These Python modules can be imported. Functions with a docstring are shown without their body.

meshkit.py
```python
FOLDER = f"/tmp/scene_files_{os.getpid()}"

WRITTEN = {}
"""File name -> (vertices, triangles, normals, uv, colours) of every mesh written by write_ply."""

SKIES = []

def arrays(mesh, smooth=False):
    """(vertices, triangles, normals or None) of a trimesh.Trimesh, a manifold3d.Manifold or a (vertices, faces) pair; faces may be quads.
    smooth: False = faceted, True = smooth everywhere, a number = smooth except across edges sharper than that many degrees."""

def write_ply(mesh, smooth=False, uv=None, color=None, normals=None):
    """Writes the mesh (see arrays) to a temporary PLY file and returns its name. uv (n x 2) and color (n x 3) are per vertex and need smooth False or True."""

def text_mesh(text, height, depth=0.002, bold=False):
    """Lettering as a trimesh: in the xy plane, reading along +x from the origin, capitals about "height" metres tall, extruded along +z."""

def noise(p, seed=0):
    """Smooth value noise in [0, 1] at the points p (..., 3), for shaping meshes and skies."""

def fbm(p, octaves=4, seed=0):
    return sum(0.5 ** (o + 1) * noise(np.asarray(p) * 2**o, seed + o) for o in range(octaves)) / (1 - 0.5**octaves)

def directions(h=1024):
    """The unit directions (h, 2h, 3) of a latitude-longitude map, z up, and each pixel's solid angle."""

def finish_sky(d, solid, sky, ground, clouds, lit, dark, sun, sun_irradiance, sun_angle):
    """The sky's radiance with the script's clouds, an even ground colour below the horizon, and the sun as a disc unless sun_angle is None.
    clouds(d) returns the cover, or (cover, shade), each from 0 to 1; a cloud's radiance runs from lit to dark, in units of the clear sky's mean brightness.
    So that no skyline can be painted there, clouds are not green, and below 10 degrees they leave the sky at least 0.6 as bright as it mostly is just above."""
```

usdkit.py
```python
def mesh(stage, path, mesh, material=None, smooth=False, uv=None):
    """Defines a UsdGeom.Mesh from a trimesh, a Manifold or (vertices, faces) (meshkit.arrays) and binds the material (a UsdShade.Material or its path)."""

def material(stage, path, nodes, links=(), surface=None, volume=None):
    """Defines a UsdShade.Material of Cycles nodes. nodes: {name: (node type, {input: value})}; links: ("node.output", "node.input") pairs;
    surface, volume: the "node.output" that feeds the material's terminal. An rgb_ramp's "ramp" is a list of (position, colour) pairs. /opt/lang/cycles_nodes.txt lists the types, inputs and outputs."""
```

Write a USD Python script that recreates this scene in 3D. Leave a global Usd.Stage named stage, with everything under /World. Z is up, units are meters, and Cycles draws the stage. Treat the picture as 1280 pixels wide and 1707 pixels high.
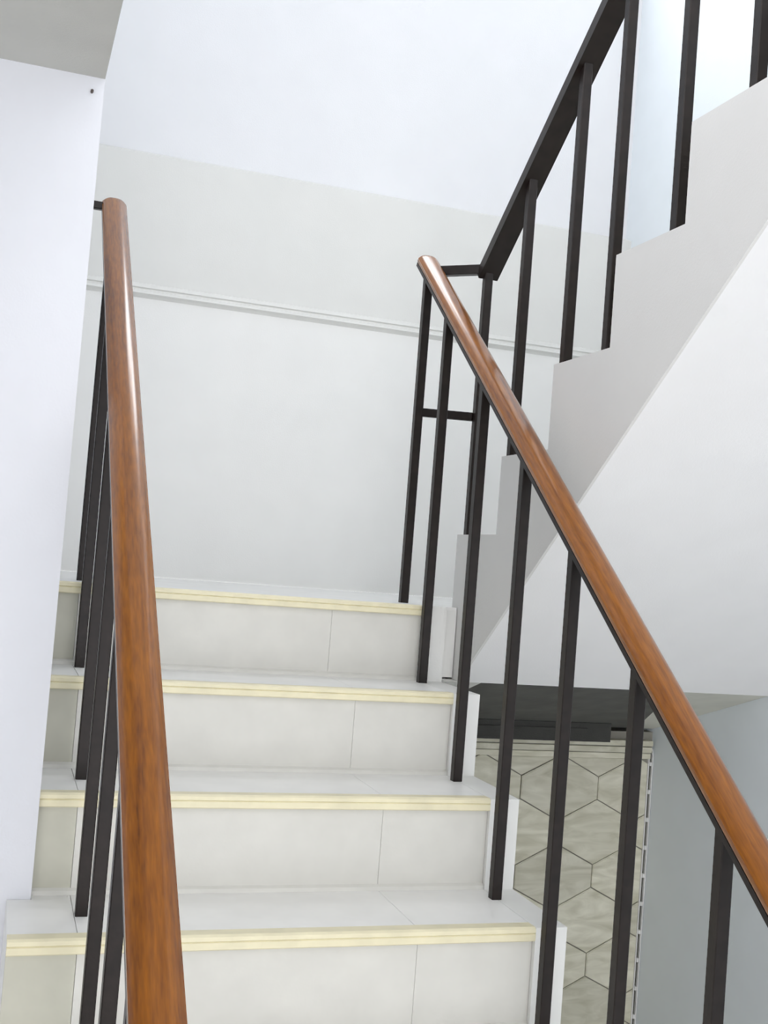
import math, random
import numpy as np, trimesh
from shapely.geometry import Polygon
from shapely import box as sbox
from pxr import Usd, UsdGeom, UsdLux, UsdShade, Gf, Sdf
import usdkit

random.seed(7)
stage = Usd.Stage.CreateInMemory()
UsdGeom.SetStageUpAxis(stage, UsdGeom.Tokens.z)
UsdGeom.SetStageMetersPerUnit(stage, 1.0)
UsdGeom.Xform.Define(stage, '/World')
UsdGeom.Scope.Define(stage, '/World/Looks')

# ------------------------------------------------------------------ camera
F_PX, YAW, PITCH, ROLL = 1938.2, 0.3158, 0.0451, 0.0783
EYE = np.array([-0.9764, -2.629, 0.0913])
fw = np.array([math.sin(YAW) * math.cos(PITCH), math.cos(YAW) * math.cos(PITCH), math.sin(PITCH)])
r0 = np.cross(fw, [0, 0, 1]); r0 /= np.linalg.norm(r0)
u0 = np.cross(r0, fw)
rt = r0 * math.cos(ROLL) + u0 * math.sin(ROLL)
up = -r0 * math.sin(ROLL) + u0 * math.cos(ROLL)
cam = UsdGeom.Camera.Define(stage, '/World/Camera')
cam.AddTransformOp().Set(Gf.Matrix4d(*[float(v) for row in ([*rt, 0], [*up, 0], [*(-fw), 0], [*EYE, 1]) for v in row]))
cam.CreateHorizontalApertureAttr(36.0)
cam.CreateVerticalApertureAttr(36.0 * 1707 / 1280)
cam.CreateFocalLengthAttr(36.0 * F_PX / 1280)
cam.CreateClippingRangeAttr(Gf.Vec2f(0.02, 100))
cam.CreateExposureAttr(-0.8)

# ------------------------------------------------------------------ daylight: an even bright overcast sky through unseen openings left in the stair hall
dome = UsdLux.DomeLight.Define(stage, '/World/Sky')
dome.CreateColorAttr(Gf.Vec3f(0.965, 0.965, 1.0))
dome.CreateIntensityAttr(1.6)

# ------------------------------------------------------------------ materials
LOOK = '/World/Looks/'
def paint(name, col, rough=0.6, var=0.03, bump=0.12, scale=9.0, bscale=220.0, spec=0.4):
    lo = tuple(c * (1 - var) for c in col); hi = tuple(min(1, c * (1 + var)) for c in col)
    return usdkit.material(stage, LOOK + name, {
        'g': ('geometry', {}),
        'n': ('noise_texture', {'scale': scale, 'detail': 4.0}),
        'r': ('rgb_ramp', {'ramp': [(0.3, lo), (0.7, hi)]}),
        'b': ('noise_texture', {'scale': bscale, 'detail': 3.0}),
        'bp': ('bump', {'strength': bump, 'distance': 0.002}),
        'p': ('principled_bsdf', {'roughness': rough, 'specular_ior_level': spec})},
        [('g.position', 'n.vector'), ('g.position', 'b.vector'), ('n.fac', 'r.fac'), ('r.color', 'p.base_color'),
         ('b.fac', 'bp.height'), ('bp.normal', 'p.normal')], surface='p.BSDF')

M = {}
M['wall'] = paint('wall_paint', (0.72, 0.73, 0.765), 0.65, var=0.012)
M['back'] = paint('back_wall_paint', (0.845, 0.845, 0.82), 0.55, var=0.012)
M['band'] = paint('beam_paint', (0.735, 0.735, 0.705), 0.6, var=0.012)
M['upper'] = paint('upper_wall_paint', (0.785, 0.79, 0.803), 0.65, var=0.01)
M['right'] = paint('side_wall_paint', (0.84, 0.895, 0.925), 0.6, var=0.012)
M['soffit'] = paint('soffit_paint', (0.89, 0.89, 0.885), 0.65, var=0.012)
M['string'] = paint('stringer_paint', (0.75, 0.745, 0.72), 0.65, var=0.012)
M['lit_underside'] = paint('underside_lit', (0.70, 0.70, 0.63), 0.8, var=0.06)  # better lit end of the landing underside, its light put into the colour
M['plaster'] = paint('curb_plaster', (0.80, 0.80, 0.77), 0.6)
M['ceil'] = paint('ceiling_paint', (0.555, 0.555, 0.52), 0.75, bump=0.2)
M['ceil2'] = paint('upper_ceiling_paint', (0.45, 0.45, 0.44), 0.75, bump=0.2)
M['shaded_underside'] = paint('underside_shade', (0.125, 0.125, 0.115), 0.9, var=0.12, bump=0.35, scale=14)  # shade under the landing, put into the colour of its underside
M['darkgap'] = paint('dark_lintel', (0.06, 0.06, 0.055), 0.9, var=0.12, bump=0.35, scale=14)  # lintel strip, darker than the underside above it
M['floor'] = paint('hall_floor', (0.70, 0.69, 0.66), 0.45)
M['moulding'] = paint('moulding_paint', (0.79, 0.79, 0.76), 0.6, var=0.012)
M['tile'] = paint('stair_tile', (0.67, 0.66, 0.61), 0.38, var=0.035, bump=0.05, scale=16)
M['tile_b'] = paint('stair_tile_end', (0.56, 0.55, 0.46), 0.42, var=0.05, bump=0.05, scale=16)
M['tread'] = paint('tread_tile', (0.86, 0.855, 0.83), 0.4, var=0.03, bump=0.05, scale=12)
M['nosing'] = paint('nosing_tile', (0.80, 0.74, 0.52), 0.4, var=0.06, bump=0.05, scale=20)
M['grout'] = paint('grout', (0.30, 0.29, 0.25), 0.9)
M['white'] = paint('white_plastic', (0.82, 0.82, 0.80), 0.4)
M['metal'] = paint('dark_metal', (0.0145, 0.0100, 0.0082), 0.36, var=0.25, bump=0.08, scale=40, spec=0.28)
M['nail'] = paint('rusty_nail', (0.10, 0.08, 0.07), 0.6)

def marble(name, a, b, seed):
    return usdkit.material(stage, LOOK + name, {
        'g': ('geometry', {}), 'm': ('mapping', {'location': (seed, seed * 2, seed), 'rotation': (0, 0.55, 0), 'scale': (7, 7, 26)}),
        'n': ('noise_texture', {'scale': 1.0, 'detail': 5.0, 'distortion': 1.3}),
        'r': ('rgb_ramp', {'ramp': [(0.25, a), (0.5, tuple((x + y) / 2 for x, y in zip(a, b))), (0.75, b)]}),
        'p': ('principled_bsdf', {'roughness': 0.45})},
        [('g.position', 'm.vector'), ('m.vector', 'n.vector'), ('n.fac', 'r.fac'), ('r.color', 'p.base_color')], surface='p.BSDF')
for i in range(3):
    s = (1.0, 0.93, 1.06)[i]
    M['hex%d' % i] = marble('hex_tile_%d' % i, (0.53 * s, 0.51 * s, 0.38 * s), (0.82 * s, 0.80 * s, 0.67 * s), 3.7 * i)

R, T = 0.18, 0.237
TAN = R / T
A = math.atan(TAN)
def wood(name, tilt):
    return usdkit.material(stage, LOOK + name, {
        'g': ('geometry', {}),
        'm1': ('mapping', {'rotation': (tilt, 0, 0)}),
        'm2': ('mapping', {'scale': (70, 2.2, 70)}),
        'n': ('noise_texture', {'scale': 1.0, 'detail': 6.0, 'roughness': 0.6, 'distortion': 0.4}),
        'm3': ('mapping', {'scale': (9, 1.1, 9)}),
        'm4': ('mapping', {'scale': (260, 28, 260)}),
        'n4': ('noise_texture', {'scale': 1.0, 'detail': 3.0}),
        'mx2': ('mix_float', {'fac': 0.30}),
        'n2': ('noise_texture', {'scale': 1.0, 'detail': 3.0}),
        'mx': ('mix_float', {'fac': 0.42}),
        'r': ('rgb_ramp', {'ramp': [(0.32, (0.055, 0.014, 0.001)), (0.44, (0.18, 0.053, 0.001)), (0.58, (0.285, 0.093, 0.002)), (0.74, (0.39, 0.143, 0.003))]}),
        'p': ('principled_bsdf', {'roughness': 0.42, 'specular_ior_level': 0.12, 'coat_weight': 0.9, 'coat_ior': 1.47, 'coat_roughness': 0.17})},
        [('g.position', 'm1.vector'), ('m1.vector', 'm2.vector'), ('m2.vector', 'n.vector'), ('m1.vector', 'm3.vector'), ('m3.vector', 'n2.vector'),
         ('n.fac', 'mx.a'), ('n2.fac', 'mx.b'), ('m1.vector', 'm4.vector'), ('m4.vector', 'n4.vector'), ('mx.result', 'mx2.a'), ('n4.fac', 'mx2.b'), ('mx2.result', 'r.fac'), ('r.color', 'p.base_color')], surface='p.BSDF')
M['wood'] = wood('varnished_wood', -A)

# ------------------------------------------------------------------ mesh helpers
def bx(x0, x1, y0, y1, z0, z1, bevel=0.0):
    if bevel <= 0:
        m = trimesh.creation.box((x1 - x0, y1 - y0, z1 - z0))
        m.apply_translation(((x0 + x1) / 2, (y0 + y1) / 2, (z0 + z1) / 2))
        return m
    pts = []
    b = bevel
    for x, sx in ((x0, 1), (x1, -1)):
        for y, sy in ((y0, 1), (y1, -1)):
            for z, sz in ((z0, 1), (z1, -1)):
                pts += [(x, y + sy * b, z + sz * b), (x + sx * b, y, z + sz * b), (x + sx * b, y + sy * b, z)]
    return trimesh.Trimesh(np.array(pts)).convex_hull

def prism_x(pts, x0, x1):
    """a polygon of (y, z) points run from x0 to x1"""
    m = trimesh.creation.extrude_polygon(Polygon(pts), x1 - x0, engine='earcut')
    v = np.array(m.vertices)
    m = trimesh.Trimesh(np.stack([v[:, 2] + x0, v[:, 0], v[:, 1]], 1), m.faces, process=False)
    m.fix_normals()
    return m

def prism_z(poly, z0, z1):
    m = trimesh.creation.extrude_polygon(poly, z1 - z0, engine='earcut')
    m.apply_translation((0, 0, z0))
    return m

def prism_y(poly, y0, y1):
    """a polygon in (x, z) run from y0 to y1"""
    m = trimesh.creation.extrude_polygon(poly, y1 - y0, engine='earcut')
    v = np.array(m.vertices)
    m = trimesh.Trimesh(np.stack([v[:, 0], v[:, 2] + y0, v[:, 1]], 1), m.faces, process=False)
    m.fix_normals()
    return m

def cat(*ms):
    return trimesh.util.concatenate(list(ms))

used = {}
def numbered(parent, name):
    k = (parent, name)
    n = used.get(k, 0); used[k] = n + 1
    return '%s/%s' % (parent, name if n == 0 else '%s_%03d' % (name, n))

def obj(name, mesh, mat, parent=None, smooth=False, label=None):
    path = numbered(parent or '/World', name)
    p = usdkit.mesh(stage, path, mesh, LOOK and M[mat], smooth=smooth).GetPrim()
    if label:
        p.SetCustomDataByKey('label', label)
    return p

def tag(p, label, category, group=None, kind=None):
    p.SetCustomDataByKey('label', label); p.SetCustomDataByKey('category', category)
    if group: p.SetCustomDataByKey('group', group)
    if kind: p.SetCustomDataByKey('kind', kind)

def struct(name, mesh, mat, label, category):
    p = obj(name, mesh, mat)
    tag(p, label, category, kind='structure')
    return p

def thing(name, label, category):
    p = UsdGeom.Xform.Define(stage, numbered('/World', name)).GetPrim()
    tag(p, label, category)
    return p

# ------------------------------------------------------------------ levels and planes of the place
XP, YP = -0.8705, -0.492        # free corner of the left wall
XE = -0.911                     # open left end of the lower steps
XC = 0.063                      # right side of the plaster curb of the lower flight
XU, YU = 0.098, 0.0592          # side face and first riser of the upper flight
XW = 0.986                      # right side wall
YB = 0.90                       # back wall of the landing
YT = 0.532                      # tiled wall under the landing
ZFL = -9 * R                    # hall floor
ZC, ZF1 = 0.925, 6 * R          # hall ceiling and upper floor
ZTOP = 3.9
YF = -4.6                       # open front of the hall

# ------------------------------------------------------------------ setting
struct('floor', bx(-3.6, XW + .12, YF, YB + .15, ZFL - .15, ZFL), 'floor', 'grey hall floor at the foot of the lower flight', 'floor')
struct('wall_left', cat(bx(-3.6, XP, YP, YB + .15, ZFL, ZC), bx(-3.6, XP, YP, YB + .15, ZC, ZTOP)), 'wall',
       'pale bluish white wall ending in a free corner beside the lower steps', 'wall')
WX0, WX1, WXM, WZ0, WZ1 = -.30, .66, .18, 2.20, 3.35      # window opening
struct('wall_back', cat(bx(XP, XW, YB + .022, YB + .15, 0.90, WZ0), bx(XP, WX0, YB + .022, YB + .15, WZ0, WZ1), bx(WX1, XW, YB + .022, YB + .15, WZ0, WZ1), bx(XP, XW, YB + .022, YB + .15, WZ1, ZTOP)), 'upper', 'bright white back wall above the beam band', 'wall')
struct('wall_back_lower', bx(XP, XW, YB, YB + .15, 0.0, 0.90), 'back', 'white back wall behind the landing below the beam', 'wall')
struct('wall_right', bx(XW, XW + .12, YF, YB + .15, ZFL, ZTOP), 'right', 'blue-grey side wall beyond the railing under the upper flight', 'wall')
# unseen side wall of the hall, its upper level left open to add light
struct('wall_far_left', cat(bx(-3.72, -3.6, YF, -1.5, ZFL, 1.15), bx(-3.72, -3.6, -1.5, YB + .15, ZFL, ZTOP)), 'wall', 'far white side wall of the hall', 'wall')
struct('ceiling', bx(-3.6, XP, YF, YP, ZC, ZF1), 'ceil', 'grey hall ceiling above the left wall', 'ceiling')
SX0, SX1, SY0, SY1 = -1.6, 0.9, -4.4, -2.7        # unseen roof opening, added to let more light into the well
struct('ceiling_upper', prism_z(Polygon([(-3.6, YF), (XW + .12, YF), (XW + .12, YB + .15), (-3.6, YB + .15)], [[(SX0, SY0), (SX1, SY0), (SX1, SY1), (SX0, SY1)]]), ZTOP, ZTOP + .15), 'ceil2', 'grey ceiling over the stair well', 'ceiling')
struct('floor_upper', bx(XU, XW, YF, YU - (ZC + .2313) / TAN - .0005, ZC, ZF1), 'soffit', 'white floor slab at the head of the upper flight', 'floor')
# the beam that stands proud of the back wall, and the moulding under it
struct('trim_1', prism_x([(YB - .018, .873), (YB - .018, 1.263), (YB - .012, 1.269), (YB + .022, 1.269), (YB + .022, .90), (YB, .90), (YB, .873)], XP, XW), 'band',
       'off-white beam band across the back wall above the moulding', 'beam')
struct('trim_2', prism_x([(YB, .873), (YB - .018, .873), (YB - .022, .871), (YB - .022, .860), (YB - .016, .857), (YB - .016, .853), (YB - .019, .851), (YB - .019, .843), (YB - .008, .838), (YB, .832)], XP, XW), 'moulding',
       'thin grey stepped moulding under the beam on the back wall', 'moulding')
# lit window of frosted glass high in the back wall, above the picture; the varnished rails mirror it
M['pane'] = usdkit.material(stage, LOOK + 'frosted_daylight', {'e': ('emission', {'color': (0.95, 0.975, 1.0), 'strength': 18.0})}, surface='e.emission')
win = UsdGeom.Xform.Define(stage, '/World/window_1').GetPrim()
tag(win, 'daylit frosted window high in the back wall over the landing', 'window', kind='structure')
obj('window_frame', cat(bx(WX0, WX1, YB + .03, YB + .10, WZ0, WZ0 + .05), bx(WX0, WX1, YB + .03, YB + .10, WZ1 - .05, WZ1), bx(WX0, WX0 + .05, YB + .03, YB + .10, WZ0 + .05, WZ1 - .05),
    bx(WX1 - .05, WX1, YB + .03, YB + .10, WZ0 + .05, WZ1 - .05), bx(WXM - .018, WXM + .018, YB + .03, YB + .10, WZ0 + .05, WZ1 - .05)), 'white', '/World/window_1')
for a, b in ((WX0 + .05, WXM - .018), (WXM + .018, WX1 - .05)):
    obj('pane', bx(a, b, YB + .06, YB + .066, WZ0 + .05, WZ1 - .05), 'pane', '/World/window_1')

# tiled wall under the landing, its hexagonal tiles, the haunch with painted shade and the lintel above it
HX, HZ0, HW, HP, HS = 0.805, -0.665, 0.257, 0.132, 0.064      # centre of one tile, width, row pitch, height of the sloping sides
HTOP, HX0, HX1 = -0.440, 0.02, XW - .014
tw = UsdGeom.Xform.Define(stage, '/World/wall_under_landing').GetPrim()
tag(tw, 'wall of grey-green hexagonal tiles in the shadow below the landing', 'tiled wall', kind='structure')
obj('backing', bx(-.80, XW, YT + .006, YT + .12, ZFL, -.36), 'grout', '/World/wall_under_landing')
rng = random.Random(3)
clip = sbox(HX0, ZFL, HX1, HTOP)
for j in range(-9, 4):
    for i in range(-5, 3):
        cx = HX + i * HW + (HW / 2 if j % 2 else 0); cz = HZ0 + j * HP
        hh, hs = (HP + HS) / 2, (HP - HS) / 2
        poly = Polygon([(cx, cz + hh), (cx + HW / 2, cz + hs), (cx + HW / 2, cz - hs), (cx, cz - hh), (cx - HW / 2, cz - hs), (cx - HW / 2, cz + hs)]).buffer(-.0016, join_style=2).intersection(clip)
        if poly.is_empty or poly.area < 4e-4: continue
        d = rng.uniform(-.0012, .0012)
        inner = poly.buffer(-.0025, join_style=2)
        if inner.is_empty or inner.geom_type != 'Polygon': continue
        m = cat(prism_y(poly, YT + d, YT + .007), prism_y(inner, YT + d - .0015, YT + d))
        obj('hexagonal_tile', m, 'hex%d' % rng.randrange(3), '/World/wall_under_landing')
# stepped tile ledge along its top
for (z0, z1, pr, mt) in ((-.440, -.424, .010, 'hex2'), (-.424, -.421, .004, 'grout'), (-.421, -.404, .016, 'hex1'), (-.404, -.400, .008, 'grout'), (-.400, -.384, .020, 'hex0')):
    obj('ledge_strip', bx(HX0, XW - .012, YT - pr, YT + .006, z0, z1), mt, '/World/wall_under_landing')
hp = [(-.0135, -.1762), (.0592, -.1722), (YT + .1, -.1722), (YT + .1, -.36), (YT + .004, -.349), (.455, -.324), (.455, -.3245)]
hp = [(-.0135, -.1762), (.0592, -.1722), (YT + .1, -.1722), (YT + .1, -.36), (YT + .004, -.349)]
HXA = .160                       # the painted shade starts here, the strip beside the side wall has the lit tone
def haunch(plan):
    return trimesh.boolean.intersection([prism_x(hp, XC + .003, XW - .0005), prism_z(Polygon(plan), -1, 1)], engine='manifold')
struct('ceiling_under_landing', haunch([(HXA, -.1), (.70, -.1), (.70, -.0135), (.925, YT + .004), (.925, YT + .2), (HXA, YT + .2)]), 'shaded_underside',
       'underside of the landing with shade painted into its colour, sloping down to the tiles', 'underside')
struct('ceiling_under_landing_edge', haunch([(.7005, -.1), (XW + .1, -.1), (XW + .1, YT + .2), (.9255, YT + .2), (.9255, YT + .004), (.7005, -.0135)]), 'lit_underside',
       'edge of the landing underside painted in a lit tone, against the side wall', 'underside')
struct('ceiling_under_landing_corner', haunch([(XC, -.1), (HXA - .0005, -.1), (HXA - .0005, YT + .2), (XC, YT + .2)]), 'plaster',
       'narrow white plaster end of the landing underside behind the curb', 'underside')
struct('trim_3', cat(bx(HXA, .80, .468, YT + .003, -.384, -.329), bx(HXA, .72, .462, .470, -.372, -.345)), 'darkgap', 'dark lintel strip above the hexagonal tiles', 'lintel')
# perforated white corner bead where the tiled wall meets the side wall
bead = [prism_x([(YT - .004, ZFL), (YT - .004, -.43), (YT + .002, -.40), (YT + .005, -.43), (YT + .005, ZFL)], XW - .0140, XW - .0105),
        prism_x([(YT - .010, ZFL), (YT - .010, -.43), (YT - .004, -.41), (YT - .001, -.43), (YT - .001, ZFL)], XW - .0045, XW - .0010)]
z = -.45
while z > ZFL + .05:
    bead.append(bx(XW - .0105, XW - .0045, YT - .008, YT + .001, z - .012, z)); z -= .085
struct('trim_4', cat(*bead), 'white', 'thin white perforated corner bead beside the hexagonal tiles', 'corner bead')

# ------------------------------------------------------------------ lower flight
st = thing('staircase', 'lower flight of cream tiled steps with yellow ribbed nosings leading up to the landing', 'staircase')
SP = str(st.GetPath())
def nosing_profile(y, z):
    """ribbed nosing in (y, z), its front at y and its top at z"""
    h = .024
    return [(y + .034, z - .008), (y + .034, z), (y + .006, z + .0012), (y + .001, z - .002),
            (y, z - .0085), (y + .0022, z - .0100), (y, z - .0115), (y, z - h + .002), (y + .002, z - h), (y + .013, z - h), (y + .013, z - .008)]
JX = -0.222
for k in range(0, 9):
    y, zt = -k * T, -k * R
    xl = XP + .001 if k <= 2 else XE
    if k == 0:
        plan = Polygon([(xl, .020), (XU - .002, .020), (XU - .002, YU + .002), (XW - .001, YU + .002), (XW - .001, YB - .001), (xl, YB - .001)])
        body = obj('landing_slab', prism_z(plan, -.170, -.008), 'plaster', SP)
        bp = str(body.GetPath())
        fin = Polygon([(xl, .034), (0.0, .034), (0.0, .022), (XU - .002, .022), (XU - .002, YU + .002), (XW - .001, YU + .002), (XW - .001, YB - .001), (xl, YB - .001)])
        obj('landing_finish', prism_z(fin, -.008, 0), 'tread', bp)
        obj('step_core', bx(xl, 0.0, .020, .06, -R, -.170), 'plaster', bp)
    elif k < 9:
        zb = zt - R
        core = bx(xl, 0.0, y + .020, y + T + .020, max(zb, ZFL), zt - .008)
        if k == 3:
            core = prism_z(Polygon([(XE, y + .020), (0, y + .020), (0, y + T + .020), (XP + .001, y + T + .020), (XP + .001, YP - .001), (XE, YP - .001)]), zb, zt - .008)
        body = obj('step', core, 'plaster', SP)
        bp = str(body.GetPath())
        for a, b in ((xl, -.803), (-.802, JX - .0002), (JX + .0002, 0.0)):
            tt = bx(a, b, y + .0342, y + T + .0118, zt - .008, zt, .0004)
            if k == 3 and a == xl:
                tt = prism_z(Polygon([(a, y + .0342), (b, y + .0342), (b, y + T + .0118), (XP + .001, y + T + .0118), (XP + .001, YP - .001), (a, YP - .001)]), zt - .008, zt)
            obj('tread_tile', tt, 'tread', bp)
        obj('cove_strip', prism_x([(y + T + .012, zt), (y + T + .003, zt), (y + T + .006, zt + .007), (y + T + .012, zt + .011)], xl if k != 3 else XP + .001, 0.0), 'tile', bp)
    obj('nosing_strip', prism_x(nosing_profile(y, zt), xl, 0.0), 'nosing', bp)
    for a, b, mt in ((xl, -.8026, 'tile_b'), (-.8020, JX - .0002, 'tile'), (JX + .0002, 0.0, 'tile')):
        obj('riser_tile', bx(a, b, y + .012, y + .0205, max(zt - R, ZFL), zt - .0242, .0004), mt, bp)
# plaster curb along the open right side
pts = []
for k in range(0, 9):
    pts += [(-k * T + .002, -k * R), (-k * T + .002, -(k + 1) * R)]
curb = [(.020, 0.0)] + pts + [(-8 * T + .10, ZFL), (.020, -R - .16)]
obj('curb', prism_x(curb, 0.0005, XC), 'plaster', SP)
# inclined slab that carries the steps
obj('waist_slab', prism_x([(.018, -R - .001), (.018, -R - .15), (-8 * T + .12, ZFL + .002), (-7 * T + .02, ZFL + .002)] + [q for k in range(7, 0, -1) for q in ((-k * T + .0195, -(k + 1) * R - .001), (-(k - 1) * T + .0195, -(k + 1) * R - .001))][:], XP + .001, -0.001), 'plaster', SP)

# ------------------------------------------------------------------ upper flight
s2 = thing('staircase', 'upper flight with white sawtooth side and smooth sloping underside, rising over the railing', 'staircase')
S2 = str(s2.GetPath())
def soff(y): return -.2313 + (YU - y) * TAN
yend = YU - 5 * T
saw = [(YU, -.1700), (YU, R)]
for j in range(1, 6):
    saw += [(YU - j * T, j * R), (YU - j * T, (j + 1) * R)]
yhead = YU - (ZC + .2313) / TAN          # the underside meets the upper floor slab here
saw += [(yhead, ZF1), (yhead, ZC), (-.0135, -.1762)]
obj('stringer', prism_x(saw, XU, XU + .006), 'string', S2)
obj('waist_slab', prism_x([(YU, -.1700), (YU, .0), (yend, 5 * R - R), (yend, ZF1), (yhead, ZF1), (yhead, ZC), (-.0135, -.1762)], XU + .006, XW - .001), 'soffit', S2)
for j in range(1, 6):
    y1, y0 = YU - (j - 1) * T, YU - j * T
    zb = max(0.0, (YU - y1) * 4 * R / (5 * T))
    stp = obj('step', prism_x([(y1, zb), (y1, j * R - .008), (y0, j * R - .008), (y0, (YU - y0) * 4 * R / (5 * T))], XU + .0062, XW - .001), 'plaster', S2)
    obj('tread_tile', bx(XU + .0062, XW - .001, y0, y1 - .03, j * R - .008, j * R), 'tread', str(stp.GetPath()))
    obj('nosing_strip', bx(XU + .0062, XW - .001, y1 - .03, y1 + .003, j * R - .008, j * R, .002), 'nosing', str(stp.GetPath()))

# ------------------------------------------------------------------ railings
tl = np.array([0, math.cos(A), math.sin(A)]); nl = np.array([0, -math.sin(A), math.cos(A)])      # along and square to the lower flight
def sweep(profile, xc, zref, ya, yb, tan, rounding=0.0):
    """profile [(x, n)] counter-clockwise run along a rail with slope tan, from y = ya to y = yb; zref is the rail height at y = 0"""
    a = math.atan(tan); t = np.array([0, math.cos(a), math.sin(a)]); n = np.array([0, -math.sin(a), math.cos(a)])
    P = np.array(profile, float); c = P.mean(0); L = (yb - ya) / math.cos(a)
    o = np.array([xc, ya, zref + ya * tan])
    if rounding > 0:
        ss = [(0, .86), (rounding * .3, .95), (rounding, 1), (L - rounding, 1), (L - rounding * .3, .95), (L, .86)]
    else:
        ss = [(0, 1), (L, 1)]
    rings = []
    for s, k in ss:
        q = c + (P - c) * k
        rings.append(o + s * t + q[:, :1] * np.array([1, 0, 0]) + q[:, 1:] * n)
    N = len(P); v = np.vstack(rings); f = []
    for i in range(len(ss) - 1):
        for j in range(N):
            a0, a1 = i * N + j, i * N + (j + 1) % N
            f += [(a0, a0 + N, a1 + N), (a0, a1 + N, a1)]
    v = np.vstack([v, rings[0].mean(0), rings[-1].mean(0)])
    for j in range(N):
        f += [(len(v) - 2, j, (j + 1) % N), (len(v) - 1, (len(ss) - 1) * N + (j + 1) % N, (len(ss) - 1) * N + j)]
    m = trimesh.Trimesh(v, f, process=False); m.fix_normals()
    return m

def cap_profile(w, n0, n1, n2):
    """handrail section: flat bottom at n0, sides to n1, domed top reaching n2"""
    h = w / 2; b = .0025
    pts = [(-h + b, n0), (h - b, n0), (h, n0 + b), (h, n1)]
    for i in range(0, 17):
        u = math.cos(math.pi * i / 16)
        pts.append((h * u * .985, n1 + (n2 - n1) * (1 - abs(u) ** 3.2)))
    return pts + [(-h, n1), (-h, n0 + b)]

def bar_between(p, q, w, h=None):
    """a square bar from p to q"""
    p, q = np.array(p, float), np.array(q, float); d = q - p; L = np.linalg.norm(d); d /= L
    s = np.cross(d, [0, 0, 1]); s /= np.linalg.norm(s); u = np.cross(s, d)
    m = bx(-w / 2, w / 2, 0, L, -(h or w) / 2, (h or w) / 2, .0015)
    Mx = np.eye(4); Mx[:3, 0] = s; Mx[:3, 1] = d; Mx[:3, 2] = u; Mx[:3, 3] = p
    m.apply_transform(Mx)
    return m

def baluster(x, y, z0, z1, tan, w=.0205):
    """square bar from a step to the rail; its top is cut to the slope of the rail"""
    h = w / 2; b = .0015
    ring = [(-h, -h + b), (-h + b, -h), (h - b, -h), (h, -h + b), (h, h - b), (h - b, h), (-h + b, h), (-h, h - b)]
    v = [(x + a, y + c, z0) for a, c in ring] + [(x + a, y + c, z1 + c * tan) for a, c in ring]
    return trimesh.Trimesh(np.array(v)).convex_hull

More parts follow.
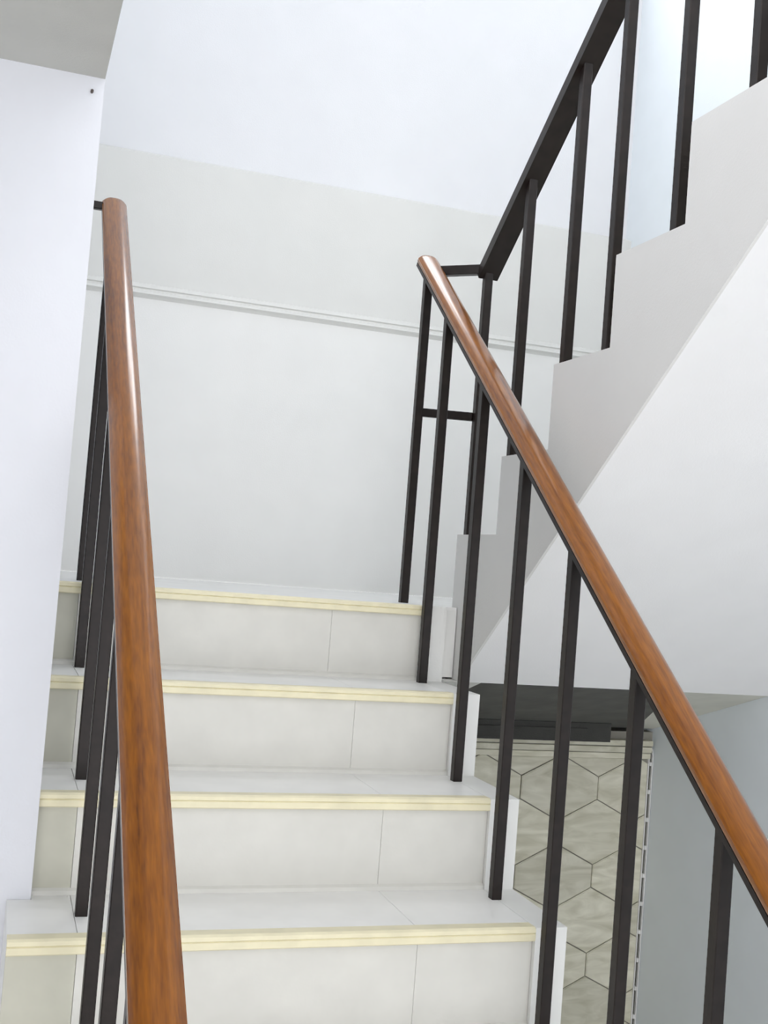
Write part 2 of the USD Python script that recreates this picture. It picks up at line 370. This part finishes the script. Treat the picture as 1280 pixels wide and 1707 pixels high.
RZ = 0.744                       # height over y = 0 of the lower rails' underside
WOODP = cap_profile(.0565, .004, .014, .0255)
STEELP = [(-.0275, -.005), (.0275, -.005), (.0275, .004), (-.0275, .004)]
def run(parent, xc, ytop, ybot, ys):
    obj('handrail', sweep(WOODP, xc, RZ, ybot, ytop, TAN, .012), 'wood', parent, smooth=40, label='varnished orange-brown wooden handrail')
    obj('rail_bar', sweep(STEELP, xc, RZ, ybot + .004, ytop - .006, TAN), 'metal', parent)
    for k, y in ys:
        ztop = RZ + y * TAN - .005 / math.cos(A)
        obj('baluster', baluster(xc, y, -k * R, ztop, TAN), 'metal', parent)

LX = -0.791
rl = thing('stair_railing', 'wooden handrail on closely lined dark balusters in front of the left wall corner', 'railing')
RL = str(rl.GetPath())
run(RL, LX, .190, -2.02, [(0, .150), (1, -.037), (2, -.335), (3, -.585), (4, -.83), (5, -1.081), (6, -1.32), (7, -1.55), (8, -1.79)])
zb = RZ + .170 * TAN + .008
obj('wall_bracket', bar_between((LX - .026, .170, zb), (XP + .001, .170, zb), .016, .018), 'metal', RL)

rr = thing('stair_railing', 'railing around the stair well, wooden along the lower flight and dark along the upper flight', 'railing')
RRP = str(rr.GetPath())
run(RRP, -.002, .165, -2.02, [(0, .140), (1, -.034), (2, -.290), (3, -.530), (4, -.763), (5, -1.005), (6, -1.256), (7, -1.50), (8, -1.74)])
# upper run
UX, UZ0, UZ1 = .121, .853, .885
up_prof = [(-.0255, 0), (.0255, 0), (.0255, (UZ1 - UZ0) * math.cos(A)), (-.0255, (UZ1 - UZ0) * math.cos(A))]
YPOST = .035
obj('handrail', sweep(up_prof, UX, UZ0, -1.60, YPOST + .006, -TAN), 'metal', RRP, label='dark brown painted handrail of the upper flight')
for j, y in ((1, YPOST), (2, -.190), (3, -.428), (3, -.608), (4, -.832), (5, -1.046), (6, -1.28), (6, -1.52)):
    obj('baluster', baluster(UX - .003, y, j * R, UZ0 - y * TAN + .002, -TAN), 'metal', RRP)
# links between the two runs
zl = RZ + .128 * TAN
obj('connecting_rail', bar_between((.018, .128, zl + .004), (UX - .012, YPOST + .012, .846), .022, .024), 'metal', RRP)
obj('crossbar', bar_between((.008, .136, .483), (UX - .012, YPOST + .008, .474), .016, .021), 'metal', RRP)

nl_ = obj('nail', bar_between((XP - .021, YP - .010, ZC - .028), (XP - .021, YP + .004, ZC - .028), .005), 'nail')
tag(nl_, 'tiny dark nail in the left wall just under the ceiling corner', 'nail')
